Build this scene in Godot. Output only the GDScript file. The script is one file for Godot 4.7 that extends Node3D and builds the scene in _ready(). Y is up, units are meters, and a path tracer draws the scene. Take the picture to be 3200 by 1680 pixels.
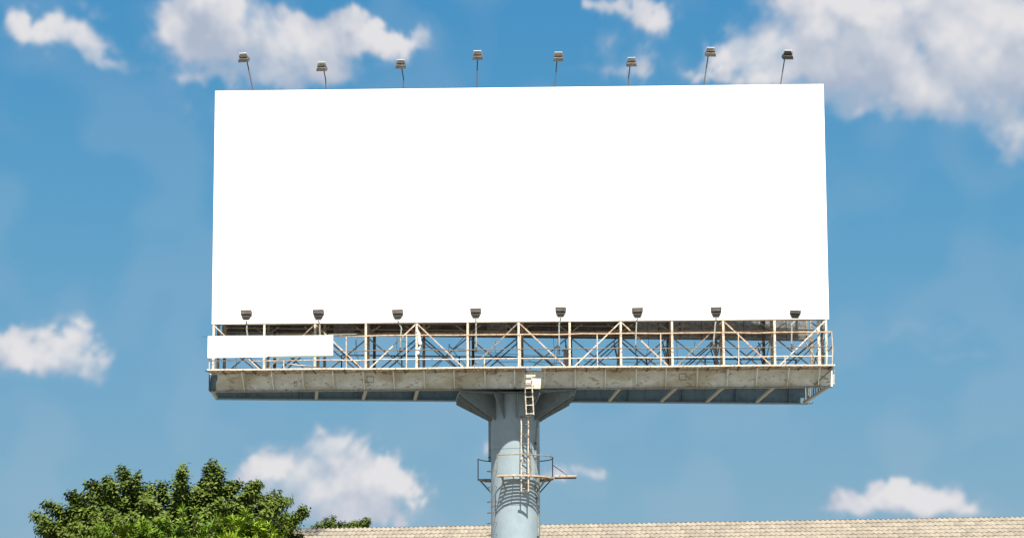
extends Node3D

# ---- frames: the billboard frame has u along the white face, y up, w towards the back; w = 0 is the white face
const YAW := 0.0233118
const FACE := Vector3(0.3072, 0.0, -70.0)
const COL_U := -0.21
const COL_W := 1.6
const COL_R := 0.985
const DECK := 12.675
const GIRDER_LOW := 11.92
const BOARD_LOW := 14.636
const BOARD_TOP := 24.199
const EXPOSURE := 2.3

var at := Vector3.ZERO            # base of the thing being built, in the billboard frame (x = u, y, z = -w)
var st: SurfaceTool
var M := {}
var rng := RandomNumberGenerator.new()


# ------------------------------------------------------------------ helpers: places
func V(u: float, y: float, w: float) -> Vector3:
	return Vector3(u, y, -w) - at


func face_basis() -> Basis:
	return Basis(Vector3.UP, -YAW)


func back_w(u: float) -> float:   # the rear face stands at an angle behind the front one
	return 2.25 + (u + 12.28) * 0.109


# ------------------------------------------------------------------ helpers: nodes
func thing(called: String, label: String, category: String, base: Vector3, group := "") -> Node3D:   # base = (u, y, w)
	var o := Node3D.new()
	o.name = called
	add_child(o, true)
	at = Vector3(base.x, base.y, -base.z)
	o.transform = Transform3D(face_basis(), FACE + face_basis() * at)
	metas(o, label, category, group)
	return o


func plain_thing(called: String, label: String, category: String, base: Vector3, turn := 0.0, group := "") -> Node3D:   # base in the world
	var o := Node3D.new()
	o.name = called
	add_child(o, true)
	at = Vector3.ZERO
	o.transform = Transform3D(Basis(Vector3.UP, turn), base)
	metas(o, label, category, group)
	return o


func metas(o: Node, label: String, category: String, group := "") -> void:
	o.set_meta("label", label)
	o.set_meta("category", category)
	if group:
		o.set_meta("group", group)


func part(called: String, parent: Node3D) -> Node3D:
	var o := Node3D.new()
	o.name = called
	parent.add_child(o, true)
	return o


func begin() -> void:
	st = SurfaceTool.new()
	st.begin(Mesh.PRIMITIVE_TRIANGLES)


func done(called: String, mat: Material, parent: Node) -> MeshInstance3D:
	var o := MeshInstance3D.new()
	o.name = called
	o.mesh = st.commit()
	o.material_override = mat
	parent.add_child(o, true)
	return o


# ------------------------------------------------------------------ helpers: shapes
func tri(a: Vector3, b: Vector3, c: Vector3, out := Vector3.ZERO) -> void:
	var n := (c - a).cross(b - a)
	if n.length_squared() < 1e-16:
		return
	n = n.normalized()
	if out != Vector3.ZERO and n.dot(out) < 0.0:
		var t := b
		b = c
		c = t
		n = -n
	for p in [a, b, c]:
		st.set_normal(n)
		st.add_vertex(p)


func face(p: Array, middle: Vector3) -> void:     # a flat polygon that looks away from middle
	var c := Vector3.ZERO
	for q in p:
		c += q
	c /= p.size()
	for i in range(1, p.size() - 1):
		tri(p[0], p[i], p[i + 1], c - middle)


func hull(low: Array, high: Array) -> void:       # two matching polygons and the walls between them
	var m := Vector3.ZERO
	for q in low + high:
		m += q
	m /= low.size() + high.size()
	face(low, m)
	face(high, m)
	for i in low.size():
		var j := (i + 1) % low.size()
		face([low[i], low[j], high[j], high[i]], m)


func plate(p: Array, thick: Vector3) -> void:
	var q := []
	for a in p:
		q.append(a + thick)
	hull(p, q)


func bar(a: Vector3, b: Vector3, wide: float, high: float, up := Vector3.UP) -> void:
	var d := (b - a).normalized()
	if absf(d.dot(up)) > 0.98:
		up = Vector3(0, 0, 1)
	var s := d.cross(up).normalized() * wide * 0.5
	var t := s.cross(d).normalized() * high * 0.5
	hull([a - s - t, a + s - t, a + s + t, a - s + t], [b - s - t, b + s - t, b + s + t, b - s + t])


func box(c: Vector3, size: Vector3) -> void:
	bar(c - Vector3(size.x / 2, 0, 0), c + Vector3(size.x / 2, 0, 0), size.z, size.y)


func tube(p: Array, r: float, sides := 8, r_end := -1.0) -> void:
	if r_end < 0.0:
		r_end = r
	var rings := []
	var side := Vector3.ZERO
	for i in p.size():
		var d: Vector3 = (p[mini(i + 1, p.size() - 1)] - p[maxi(i - 1, 0)]).normalized()
		if side == Vector3.ZERO:
			side = d.cross(Vector3.UP if absf(d.y) < 0.9 else Vector3.RIGHT).normalized()
		side = (side - d * side.dot(d)).normalized()
		var other := d.cross(side)
		var rr := lerpf(r, r_end, float(i) / maxf(1.0, p.size() - 1))
		var ring := []
		for k in sides:
			var a := TAU * k / sides
			var n := side * cos(a) + other * sin(a)
			ring.append([p[i] + n * rr, n])
		rings.append(ring)
	for i in p.size() - 1:
		for k in sides:
			var l := (k + 1) % sides
			var a: Array = rings[i][k]
			var b: Array = rings[i][l]
			var c: Array = rings[i + 1][l]
			var e: Array = rings[i + 1][k]
			for q in [a, c, b, a, e, c]:
				st.set_normal(q[1])
				st.add_vertex(q[0])
	for z in [0, p.size() - 1]:
		var cap := []
		for q in rings[z]:
			cap.append(q[0])
		face(cap, p[1 if z == 0 else p.size() - 2])


func jitter(v: float) -> float:
	return rng.randf_range(-v, v)


# ------------------------------------------------------------------ helpers: materials
func grey_noise(size: int, freq: float, sd: int, sx := 1, sy := 1, octaves := 4) -> PackedByteArray:
	var n := FastNoiseLite.new()
	n.seed = sd
	n.noise_type = FastNoiseLite.TYPE_SIMPLEX_SMOOTH
	n.frequency = freq
	n.fractal_octaves = octaves
	var im := n.get_seamless_image(size / sx, size / sy)
	im.convert(Image.FORMAT_L8)
	im.resize(size, size, Image.INTERPOLATE_CUBIC)
	return im.get_data()


# base colour plus layers [colour, frequency, threshold, softness, strength, stretch along x, stretch along y]
func weathered(base: Color, vary: float, layers: Array, sd: int, size := 256) -> ImageTexture:
	var out := PackedByteArray()
	out.resize(size * size * 3)
	var tone := grey_noise(size, 0.02, sd)
	var fields := []
	for k in layers.size():
		fields.append(grey_noise(size, layers[k][1], sd + 7 * k + 1, layers[k][5], layers[k][6]))
	for i in size * size:
		var c := base * (1.0 + vary * (tone[i] / 255.0 - 0.5))
		for k in layers.size():
			var l: Array = layers[k]
			var f: float = smoothstep(l[2], l[2] + l[3], fields[k][i] / 255.0) * l[4]
			if f > 0.0:
				c = c.lerp(l[0], f)
		out[i * 3] = int(clampf(c.r, 0, 1) * 255.0)
		out[i * 3 + 1] = int(clampf(c.g, 0, 1) * 255.0)
		out[i * 3 + 2] = int(clampf(c.b, 0, 1) * 255.0)
	return ImageTexture.create_from_image(Image.create_from_data(size, size, false, Image.FORMAT_RGB8, out))


func mat(tex: Texture2D, scale: float, rough: float, metal := 0.0) -> StandardMaterial3D:
	var m := StandardMaterial3D.new()
	m.albedo_texture = tex
	m.uv1_triplanar = true
	m.uv1_world_triplanar = true
	m.uv1_scale = Vector3.ONE * scale
	m.roughness = rough
	m.metallic = metal
	return m


func flat(c: Color, rough: float, metal := 0.0) -> StandardMaterial3D:
	var m := StandardMaterial3D.new()
	m.albedo_color = c
	m.roughness = rough
	m.metallic = metal
	return m


func leaf_mat(c: Color, glow: Color) -> StandardMaterial3D:
	var m := flat(c, 0.45)
	m.metallic_specular = 0.25
	m.backlight_enabled = true
	m.backlight = glow
	return m


func make_materials() -> void:
	var rust := Color(0.50, 0.29, 0.16)
	var dirt := Color(0.36, 0.29, 0.21)
	var dark := Color(0.17, 0.14, 0.12)
	M.face = flat(Color(0.95, 0.95, 0.945), 0.6)
	M.white_steel = mat(weathered(Color(0.80, 0.775, 0.72), 0.2, [[Color(0.66, 0.47, 0.33), 0.018, 0.60, 0.25, 0.6, 1, 1], [rust, 0.05, 0.70, 0.1, 0.8, 1, 1], [dark, 0.09, 0.76, 0.08, 0.6, 1, 1]], 3), 0.5, 0.6)
	M.rusty_rail = mat(weathered(Color(0.76, 0.69, 0.61), 0.25, [[Color(0.66, 0.47, 0.35), 0.02, 0.48, 0.3, 0.75, 1, 1], [Color(0.45, 0.28, 0.18), 0.06, 0.66, 0.12, 0.75, 1, 1]], 21), 0.7, 0.7)
	M.brown_rail = mat(weathered(Color(0.42, 0.38, 0.33), 0.3, [[dark, 0.05, 0.6, 0.2, 0.6, 1, 1]], 25), 0.8, 0.75)
	M.tan_steel = mat(weathered(Color(0.56, 0.525, 0.46), 0.25, [[dirt, 0.03, 0.52, 0.25, 0.7, 1, 1], [dark, 0.08, 0.66, 0.1, 0.7, 1, 1]], 31), 0.7, 0.7)
	M.dark_steel = mat(weathered(Color(0.24, 0.22, 0.20), 0.3, [[Color(0.34, 0.25, 0.18), 0.05, 0.6, 0.2, 0.6, 1, 1]], 37), 0.8, 0.7)
	M.web = mat(weathered(Color(0.875, 0.888, 0.875), 0.12, [[Color(0.72, 0.69, 0.60), 0.006, 0.45, 0.35, 0.6, 2, 1], [Color(0.52, 0.45, 0.35), 0.03, 0.68, 0.14, 0.55, 3, 1], [Color(0.40, 0.29, 0.2), 0.045, 0.79, 0.08, 0.7, 2, 1], [Color(0.3, 0.27, 0.24), 0.11, 0.80, 0.06, 0.7, 3, 1]], 41, 1024), 0.11, 0.7)
	M.deck = mat(weathered(Color(0.80, 0.76, 0.68), 0.25, [[Color(0.55, 0.40, 0.26), 0.02, 0.48, 0.2, 0.8, 1, 1], [Color(0.36, 0.22, 0.13), 0.05, 0.6, 0.12, 0.8, 1, 1], [dark, 0.08, 0.7, 0.08, 0.7, 1, 1]], 51), 0.5, 0.75)
	M.column = mat(weathered(Color(0.568, 0.636, 0.68), 0.07, [[Color(0.53, 0.59, 0.625), 0.02, 0.52, 0.3, 0.5, 1, 3], [Color(0.44, 0.48, 0.49), 0.1, 0.76, 0.08, 0.35, 1, 3]], 61), 0.3, 0.55)
	M.slate = mat(weathered(Color(0.37, 0.47, 0.535), 0.12, [[Color(0.28, 0.35, 0.40), 0.03, 0.55, 0.25, 0.5, 1, 2]], 67), 0.4, 0.6)
	M.seam = flat(Color(0.50, 0.56, 0.58), 0.7)
	M.sheet = mat(weathered(Color(0.31, 0.305, 0.30), 0.3, [[Color(0.24, 0.235, 0.23), 0.02, 0.5, 0.3, 0.5, 1, 1], [Color(0.42, 0.42, 0.42), 0.06, 0.72, 0.12, 0.4, 1, 1]], 71), 0.3, 0.5, 0.2)
	M.sheet_bare = mat(weathered(Color(0.50, 0.51, 0.52), 0.4, [[Color(0.36, 0.36, 0.36), 0.03, 0.5, 0.25, 0.6, 1, 1], [Color(0.66, 0.67, 0.68), 0.05, 0.64, 0.12, 0.5, 1, 1]], 73), 0.5, 0.38, 0.45)
	M.grey_steel = flat(Color(0.60, 0.60, 0.56), 0.7)
	M.girt = flat(Color(0.52, 0.48, 0.42), 0.7)
	M.lamp_top = mat(weathered(Color(0.50, 0.49, 0.475), 0.35, [[Color(0.30, 0.26, 0.22), 0.07, 0.58, 0.15, 0.7, 1, 1]], 81, 128), 1.6, 0.45, 0.5)
	M.lamp_dark = mat(weathered(Color(0.27, 0.265, 0.26), 0.4, [[Color(0.40, 0.38, 0.36), 0.06, 0.56, 0.2, 0.6, 1, 1]], 87, 128), 1.6, 0.5, 0.2)
	M.lamp_low = mat(weathered(Color(0.30, 0.28, 0.27), 0.4, [[Color(0.20, 0.18, 0.17), 0.06, 0.55, 0.2, 0.7, 1, 1]], 89, 128), 1.6, 0.5, 0.2)
	M.ballast = flat(Color(0.155, 0.145, 0.14), 0.6)
	M.gusset = mat(weathered(Color(0.42, 0.47, 0.495), 0.12, [[Color(0.34, 0.34, 0.32), 0.03, 0.55, 0.25, 0.6, 1, 1]], 69), 0.4, 0.7)
	M.gap = flat(Color(0.10, 0.09, 0.085), 0.8)
	M.glass = flat(Color(0.55, 0.6, 0.62), 0.12)
	M.yoke = flat(Color(0.80, 0.80, 0.80), 0.45, 0.3)
	M.arm_brown = flat(Color(0.36, 0.30, 0.29), 0.7)
	M.arm_grey = flat(Color(0.36, 0.38, 0.38), 0.6, 0.2)
	M.arm_pale = mat(weathered(Color(0.60, 0.62, 0.60), 0.25, [[Color(0.38, 0.36, 0.32), 0.05, 0.56, 0.2, 0.7, 1, 1]], 97, 128), 1.0, 0.65)
	M.box_grey = flat(Color(0.47, 0.51, 0.56), 0.5)
	M.cable = flat(Color(0.10, 0.11, 0.13), 0.6)
	M.rag = flat(Color(0.86, 0.86, 0.88), 0.9)
	M.film = flat(Color(0.66, 0.73, 0.70), 0.5)
	M.plate_white = flat(Color(0.88, 0.87, 0.82), 0.6)
	M.bark = mat(weathered(Color(0.40, 0.35, 0.29), 0.4, [[Color(0.24, 0.2, 0.16), 0.05, 0.5, 0.2, 0.6, 1, 4]], 101, 128), 0.8, 0.9)
	M.twig = flat(Color(0.52, 0.46, 0.37), 0.85)
	M.leaf = []
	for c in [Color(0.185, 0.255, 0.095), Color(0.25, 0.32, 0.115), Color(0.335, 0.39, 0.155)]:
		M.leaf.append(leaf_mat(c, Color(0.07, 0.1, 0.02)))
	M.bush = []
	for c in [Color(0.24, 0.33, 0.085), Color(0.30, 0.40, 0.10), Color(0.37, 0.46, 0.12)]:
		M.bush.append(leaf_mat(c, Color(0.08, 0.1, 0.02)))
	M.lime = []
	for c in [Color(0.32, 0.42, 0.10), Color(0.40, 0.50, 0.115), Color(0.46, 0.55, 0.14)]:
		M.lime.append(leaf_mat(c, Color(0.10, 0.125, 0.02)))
	M.tile = []
	for k in 4:
		var b: float = [0.50, 0.515, 0.53, 0.485][k]
		M.tile.append(mat(weathered(Color(b, b * 0.95, b * 0.865), 0.14, [[Color(0.40, 0.35, 0.28), 0.06, 0.66, 0.15, 0.5, 1, 1]], 111 + k * 5, 128), 0.45, 0.85))
	M.tile_dark = mat(weathered(Color(0.40, 0.38, 0.35), 0.3, [[Color(0.14, 0.135, 0.13), 0.04, 0.45, 0.2, 0.9, 1, 1]], 141, 128), 0.6, 0.85)
	M.wall = mat(weathered(Color(0.70, 0.68, 0.62), 0.1, [[Color(0.5, 0.47, 0.42), 0.03, 0.6, 0.2, 0.4, 1, 3]], 151, 128), 0.3, 0.9)
	M.ground = mat(weathered(Color(0.47, 0.452, 0.425), 0.3, [[Color(0.36, 0.37, 0.28), 0.02, 0.5, 0.2, 0.8, 1, 1]], 161), 0.05, 0.95)


# ------------------------------------------------------------------ the sky: air and clouds as directions (azimuth and height in degrees)
const CLOUDS := [
	[-9.7,20.0,1.40,0.89,1, -8.9,19.0,1.78,0.76,0.9, -10.2,18.9,1.40,0.89,0.75, -7.9,19.3,1.53,0.89,0.8, -6.6,19.0,1.40,0.70,0.7, -5.3,19.5,1.02,0.64,0.8, -4.4,19.2,1.40,0.57,0.65, -3.1,19.3,0.76,0.28,0.45, -7.6,18.3,2.29,0.51,0.6, -10.4,18.0,1.02,0.38,0.5, -6.1,18.2,1.27,0.45,0.45, -10.8,19.5,0.38,0.51,0.4, -10.2,17.1,0.64,0.38,0.25, -5.2,20.0,0.51,0.25,0.5],
	[-15.5,19.2,0.8,0.36,0.75, -14.7,19.0,0.95,0.41,0.85, -14.0,18.7,0.9,0.36,0.85, -13.3,18.4,0.8,0.28,0.7, -12.6,18.1,0.6,0.25,0.4, -15.8,19.4,0.38,0.19,0.35, -12.0,19.2,0.51,0.38,0.2, -13.8,19.9,0.51,0.19,0.25],
	[4.8,20.0,0.89,0.51,0.65, 3.6,20.4,0.89,0.25,0.4, 2.7,20.4,0.38,0.15,0.35, 4.7,18.8,0.64,0.76,0.3, 3.2,19.2,0.51,0.64,0.2, 3.6,18.3,1.53,0.32,0.2, 1.9,18.5,0.64,0.25,0.12],
	[10.0,19.8,1.53,1.02,0.9, 11.9,19.5,2.04,1.15,1, 14.4,19.0,2.29,1.53,1, 16.1,18.2,1.78,1.78,1, 8.7,19.0,1.53,0.76,0.8, 7.5,18.9,0.76,0.45,0.6, 7.1,18.2,1.40,0.51,0.55, 9.0,18.1,1.66,0.64,0.7, 11.2,18.2,2.04,0.89,0.85, 12.8,17.5,1.78,0.76,0.7, 14.6,17.2,1.66,0.76,0.75, 16.0,16.9,1.02,0.64,0.7, 11.4,16.9,0.89,0.32,0.25, 13.1,16.8,0.76,0.51,0.3, 6.5,18.1,0.64,0.25,0.3, 9.4,20.3,0.76,0.38,0.8, 13.2,20.0,2.55,0.51,0.8],
	[16.2,15.9,0.64,0.45,0.6, 16.1,15.3,0.45,0.51,0.5, 15.7,15.8,0.38,0.19,0.25],
	[14.1,10.0,2.6,0.24,0.12, 14.7,9.2,2.8,0.28,0.13, 12.2,9.9,1.5,0.2,0.08, 15.1,10.7,1.8,0.18,0.1],
	[-15.4,9.1,1.40,0.61,1, -14.7,9.4,0.95,0.52,0.9, -13.8,9.7,0.58,0.48,0.95, -13.8,9.2,0.66,0.48,0.85, -16.0,9.7,0.64,0.45,0.7, -14.7,8.8,1.66,0.23,0.6, -13.3,9.1,0.25,0.45,0.3],
	[-5.6,6.2,0.95,0.70,1, -6.7,5.9,1.15,0.64,0.9, -7.6,5.9,0.76,0.48,0.8, -4.7,5.7,1.15,0.76,0.95, -3.9,6.0,0.70,0.53,0.95, -3.3,5.4,0.51,0.45,0.8, -4.2,5.1,1.15,0.57,0.85, -6.0,5.2,1.66,0.70,0.9, -5.2,4.4,1.78,0.51,0.7, -8.1,5.6,0.89,0.38,0.5, -3.9,4.4,0.76,0.38,0.4, -3.7,6.3,0.32,0.23,0.6, -5.8,6.6,0.45,0.25,0.7],
	[-0.8,6.5,0.15,0.28,0.5, 1.7,5.7,0.76,0.25,0.45, 2.6,5.6,0.45,0.25,0.5, 1.3,5.9,0.51,0.25,0.35],
	[12.1,5.0,0.76,0.41,1, 13.1,4.7,1.02,0.36,0.8, 11.5,4.8,0.76,0.36,0.85, 10.5,4.6,0.57,0.32,0.85, 11.8,4.4,1.78,0.23,0.7, 13.9,4.6,0.64,0.32,0.5],
	[4.6,7.8,0.76,0.15,0.12, 8.9,7.7,0.76,0.23,0.15, 9.6,7.8,0.38,0.19,0.2],
]
const AZ0 := -19.0
const EL0 := 1.0
const STEP := 0.07
const NX := 544
const NY := 330


func air(el: float) -> Color:      # clear air: pale at the horizon, deeper blue overhead
	var stops := [[-90.0, Color(0.52, 0.56, 0.56)], [-3.0, Color(0.60, 0.69, 0.74)], [0.0, Color(0.575, 0.70, 0.775)], [4.0, Color(0.53, 0.69, 0.785)], [9.0, Color(0.447, 0.658, 0.79)], [14.0, Color(0.37, 0.625, 0.785)], [20.5, Color(0.29, 0.575, 0.77)], [40.0, Color(0.22, 0.50, 0.73)], [90.0, Color(0.17, 0.42, 0.66)]]
	for i in stops.size() - 1:
		if el <= stops[i + 1][0]:
			var a: Color = stops[i][1]
			var t := clampf((el - stops[i][0]) / (stops[i + 1][0] - stops[i][0]), 0, 1)
			return a.lerp(stops[i + 1][1], t).srgb_to_linear()
	return stops[-1][1].srgb_to_linear()


func cloud_color(light: float) -> Color:
	return Color(0.69, 0.73, 0.80).lerp(Color(0.91, 0.90, 0.905), light).srgb_to_linear()


func noise_field(freq: float, sd: int, octaves: int) -> PackedByteArray:
	var n := FastNoiseLite.new()
	n.seed = sd
	n.noise_type = FastNoiseLite.TYPE_SIMPLEX_SMOOTH
	n.frequency = freq
	n.fractal_octaves = octaves
	n.fractal_gain = 0.62
	n.domain_warp_enabled = true
	n.domain_warp_amplitude = 14.0
	n.domain_warp_frequency = 0.025
	var im := n.get_image(NX, NY)
	im.convert(Image.FORMAT_L8)
	return im.get_data()


func puff_field(freq: float, sd: int) -> PackedByteArray:     # rounded heads, as in heaped cloud
	var n := FastNoiseLite.new()
	n.seed = sd
	n.noise_type = FastNoiseLite.TYPE_CELLULAR
	n.cellular_return_type = FastNoiseLite.RETURN_DISTANCE
	n.frequency = freq
	n.fractal_type = FastNoiseLite.FRACTAL_FBM
	n.fractal_octaves = 3
	n.domain_warp_enabled = true
	n.domain_warp_amplitude = 10.0
	n.domain_warp_frequency = 0.03
	var im := n.get_image(NX, NY, true)
	im.convert(Image.FORMAT_L8)
	return im.get_data()


func make_sky(turn: Basis) -> ImageTexture:
	var f := PackedFloat32Array()
	f.resize(NX * NY)
	for cloud in CLOUDS:
		for i in cloud.size() / 5:
			var b: Array = cloud.slice(i * 5, i * 5 + 5)
			b[2] *= 1.03
			b[3] *= 1.03
			var rx: float = b[2] * 2.0
			var ry: float = b[3] * 2.0
			for y in range(maxi(0, int((b[1] - ry - EL0) / STEP)), mini(NY, int((b[1] + ry - EL0) / STEP) + 1)):
				for x in range(maxi(0, int((b[0] - rx - AZ0) / STEP)), mini(NX, int((b[0] + rx - AZ0) / STEP) + 1)):
					var dx: float = (AZ0 + x * STEP - b[0]) / b[2]
					var dy: float = (EL0 + y * STEP - b[1]) / b[3]
					var q := dx * dx + dy * dy
					if q < 4.0:
						var g: float = b[4] * exp(-q * 1.0) * (1.0 - q / 4.0)
						f[y * NX + x] = f[y * NX + x] + g - f[y * NX + x] * minf(g, 1.0)
	var n1 := noise_field(0.020, 5, 6)
	var n2 := noise_field(0.075, 9, 4)
	var soft := noise_field(0.012, 23, 2)
	var broad := noise_field(0.016, 31, 2)
	var puffs := puff_field(0.055, 13)
	var wx := noise_field(0.035, 41, 4)
	var wy := noise_field(0.035, 43, 4)
	var still := f.duplicate()
	for y in NY:               # ragged outlines: the heaps are pulled about by turbulence
		for x in NX:
			var i := y * NX + x
			f[i] = still[clampi(y + int((wy[i] / 255.0 - 0.5) * 15.0), 0, NY - 1) * NX + clampi(x + int((wx[i] / 255.0 - 0.5) * 20.0), 0, NX - 1)]
	var e := PackedFloat32Array()
	e.resize(NX * NY)
	var g := PackedFloat32Array()
	g.resize(NX * NY)
	for i in NX * NY:
		var v := f[i]
		var near := minf(1.0, pow(v, 0.8) * 1.45)
		e[i] = v + ((n1[i] / 255.0 - 0.48) * 0.95 + (n2[i] / 255.0 - 0.5) * 0.45 + (puffs[i] / 255.0 - 0.55) * 0.42) * near
		g[i] = v + ((broad[i] / 255.0 - 0.5) * 0.7 + (puffs[i] / 255.0 - 0.5) * 0.35) * near
	var cr := PackedFloat32Array()
	cr.resize(NX * NY * 4)
	for y in NY:
		var clear := air(EL0 + y * STEP)
		for x in NX:
			var i := y * NX + x
			var under := smoothstep(0.02, 0.35, f[mini(y + 10, NY - 1) * NX + x] - f[i])
			var width := lerpf(0.32, 1.5, clampf(smoothstep(0.36, 0.70, soft[i] / 255.0) + under * 0.7, 0, 1))
			var a := smoothstep(0.16 - width * 0.08, 0.16 + width * 0.75, e[i]) * smoothstep(0.16, 0.46, still[i] + f[i] * 0.5)
			var c := clear.lerp(cloud_color(0.4), 0.09 * smoothstep(0.35, 0.75, broad[i] / 255.0))
			var thin := smoothstep(0.03, 0.55, f[i] + ((n1[i] / 255.0 - 0.5) * 0.75 + (n2[i] / 255.0 - 0.5) * 0.35) * minf(1.0, f[i] * 3.0 + 0.02))
			if thin > 0.0:
				c = c.lerp(cloud_color(0.4), thin * 0.36)
			if a > 0.0:
				var up := mini(y + 12, NY - 1) * NX + mini(x + 3, NX - 1)
				var lit := clampf(0.40 + (g[i] - g[up]) * 0.95 + (broad[i] / 255.0 - 0.45) * 0.9 + (n2[i] / 255.0 - 0.5) * 0.30 + (e[i] - 0.7) * 0.25, 0, 1)
				c = c.lerp(cloud_color(lit), a * 0.92)
			cr[i * 4] = c.r
			cr[i * 4 + 1] = c.g
			cr[i * 4 + 2] = c.b
	var w := 1024
	var h := 2048
	# the whole round, coarse: the same air with scattered cloud
	var cw := 128
	var ch := 256
	var n := FastNoiseLite.new()
	n.seed = 77
	n.frequency = 1.0
	n.fractal_octaves = 4
	var px := PackedFloat32Array()
	px.resize(cw * ch * 3)
	for j in ch:
		for i in cw:
			var d := turn * local_dir((i + 0.5) / cw, (j + 0.5) / ch)
			var el := rad_to_deg(asin(clampf(d.y, -1, 1)))
			var c := air(el)
			var az := rad_to_deg(atan2(d.x, -d.z))
			var away := clampf(maxf((absf(az) - 17.0) / 8.0, maxf((el - 21.0) / 8.0, -el / 4.0)), 0.0, 1.0)
			if el > -2.0 and away > 0.0:
				var p := d / (maxf(d.y, 0.0) + 0.25)
				var a := smoothstep(0.08, 0.5, n.get_noise_3d(p.x * 1.3, p.y, p.z * 1.3)) * away * smoothstep(-2.0, 4.0, el)
				c = c.lerp(cloud_color(0.6), a * 0.9)
			px[(j * cw + i) * 3] = c.r / EXPOSURE
			px[(j * cw + i) * 3 + 1] = c.g / EXPOSURE
			px[(j * cw + i) * 3 + 2] = c.b / EXPOSURE
	var im := Image.create_from_data(cw, ch, false, Image.FORMAT_RGBF, px.to_byte_array())
	im.resize(w, h, Image.INTERPOLATE_BILINEAR)
	var rows := 250
	var top := im.get_region(Rect2i(0, 0, w, rows))
	var data := top.get_data().to_float32_array()
	for j in rows:
		for i in w:
			var d := turn * local_dir((i + 0.5) / w, (j + 0.5) / h)
			var gx := (rad_to_deg(atan2(d.x, -d.z)) - AZ0) / STEP
			var gy := (rad_to_deg(asin(d.y)) - EL0) / STEP
			if gx < 1.0 or gy < 1.0 or gx > NX - 2 or gy > NY - 2:
				continue
			var x0 := int(gx)
			var y0 := int(gy)
			var fx := gx - x0
			var fy := gy - y0
			var q := (y0 * NX + x0) * 4
			var edge := clampf(minf(minf(gx, NX - gx) / 28.0, minf(gy / 20.0, (NY - gy) / 40.0)), 0, 1)
			var o := (j * w + i) * 3
			for k in 3:
				var v := lerpf(lerpf(cr[q + k], cr[q + 4 + k], fx), lerpf(cr[q + NX * 4 + k], cr[q + NX * 4 + 4 + k], fx), fy) / EXPOSURE
				data[o + k] = lerpf(data[o + k], v, edge)
	top = Image.create_from_data(w, rows, false, Image.FORMAT_RGBF, data.to_byte_array())
	im.blit_rect(top, Rect2i(0, 0, w, rows), Vector2i.ZERO)
	return ImageTexture.create_from_image(im)


func local_dir(u: float, v: float) -> Vector3:
	var phi := u * TAU
	var th := v * PI
	return Vector3(sin(th) * sin(phi), cos(th), -sin(th) * cos(phi))


# ------------------------------------------------------------------ the billboard
const PITCH := 2.0275
const BRACKETS := 20


func post_u(i: int) -> float:
	return -12.19 + PITCH * i


func build_billboard() -> void:
	var bb := thing("billboard", "huge blank white billboard on one thick blue-grey steel column with rusty catwalks", "billboard", Vector3(COL_U, 0, COL_W))
	build_column(bb)
	build_front_girder(bb)
	build_deck(bb)
	build_back_girder(bb)
	build_panels(bb)
	build_trusses(bb)
	build_railings(bb)
	build_wiring(bb)


func on_column(deg: float, r: float, y: float) -> Vector3:   # 0 = facing the camera, positive to the right
	var a := deg_to_rad(deg)
	return V(COL_U + r * sin(a), y, COL_W - r * cos(a))


func build_column(bb: Node3D) -> void:
	var col := part("column", bb)
	begin()
	tube([V(COL_U, -0.3, COL_W), V(COL_U, 3.0, COL_W), V(COL_U, 11.85, COL_W)], COL_R, 72)
	done("shaft", M.column, col)
	for y in [2.9, 5.15, 7.40, 9.66]:
		begin()
		tube([V(COL_U, y - 0.012, COL_W), V(COL_U, y + 0.012, COL_W)], COL_R + 0.006, 72)
		done("weld_seam", M.seam, col)
	var tips := [[-2.11, -1.69], [-0.77, -1.63], [0.13, -1.5], [1.02, -1.7], [2.4, -1.73], [2.38, -0.6], [2.34, 0.5], [2.2, 1.6], [1.0, 1.75], [0.1, 1.75], [-0.8, 1.75], [-2.44, 1.18], [-2.36, 0.25], [-2.24, -0.75]]
	for t in tips:
		var d := Vector2(t[0], t[1])
		var n := d.normalized()
		var s := Vector3(-n.y, 0, -n.x) * 0.02
		var p := []
		for q in [[0.96, 11.835], [d.length(), 11.835], [d.length(), 11.70], [0.96, 10.80]]:
			p.append(V(COL_U + n.x * q[0], q[1], COL_W + n.y * q[0]) - s)
		begin()
		plate(p, s * 2.0)
		done("gusset_plate", M.gusset, col)
	begin()
	var ring := []
	for t in tips:
		ring.append(V(COL_U + t[0] * 1.02, 11.84, COL_W + t[1] * 1.02))
	plate(ring, Vector3(0, 0.045, 0))
	done("cap_plate", M.gusset, col)
	for y in [8.80, 8.16, 7.58, 7.14, 6.72, 6.26, 5.82, 5.38, 4.94]:
		begin()
		var k := jitter(0.015)
		tube([on_column(-47, 0.95, y + k), on_column(-50, 1.13, y + k), on_column(-54, 1.17, y), on_column(-76, 1.17, y - k), on_column(-80, 1.13, y - k), on_column(-83, 0.95, y - k)], 0.014, 6)
		done("step_rung", M.brown_rail, col)


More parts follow.
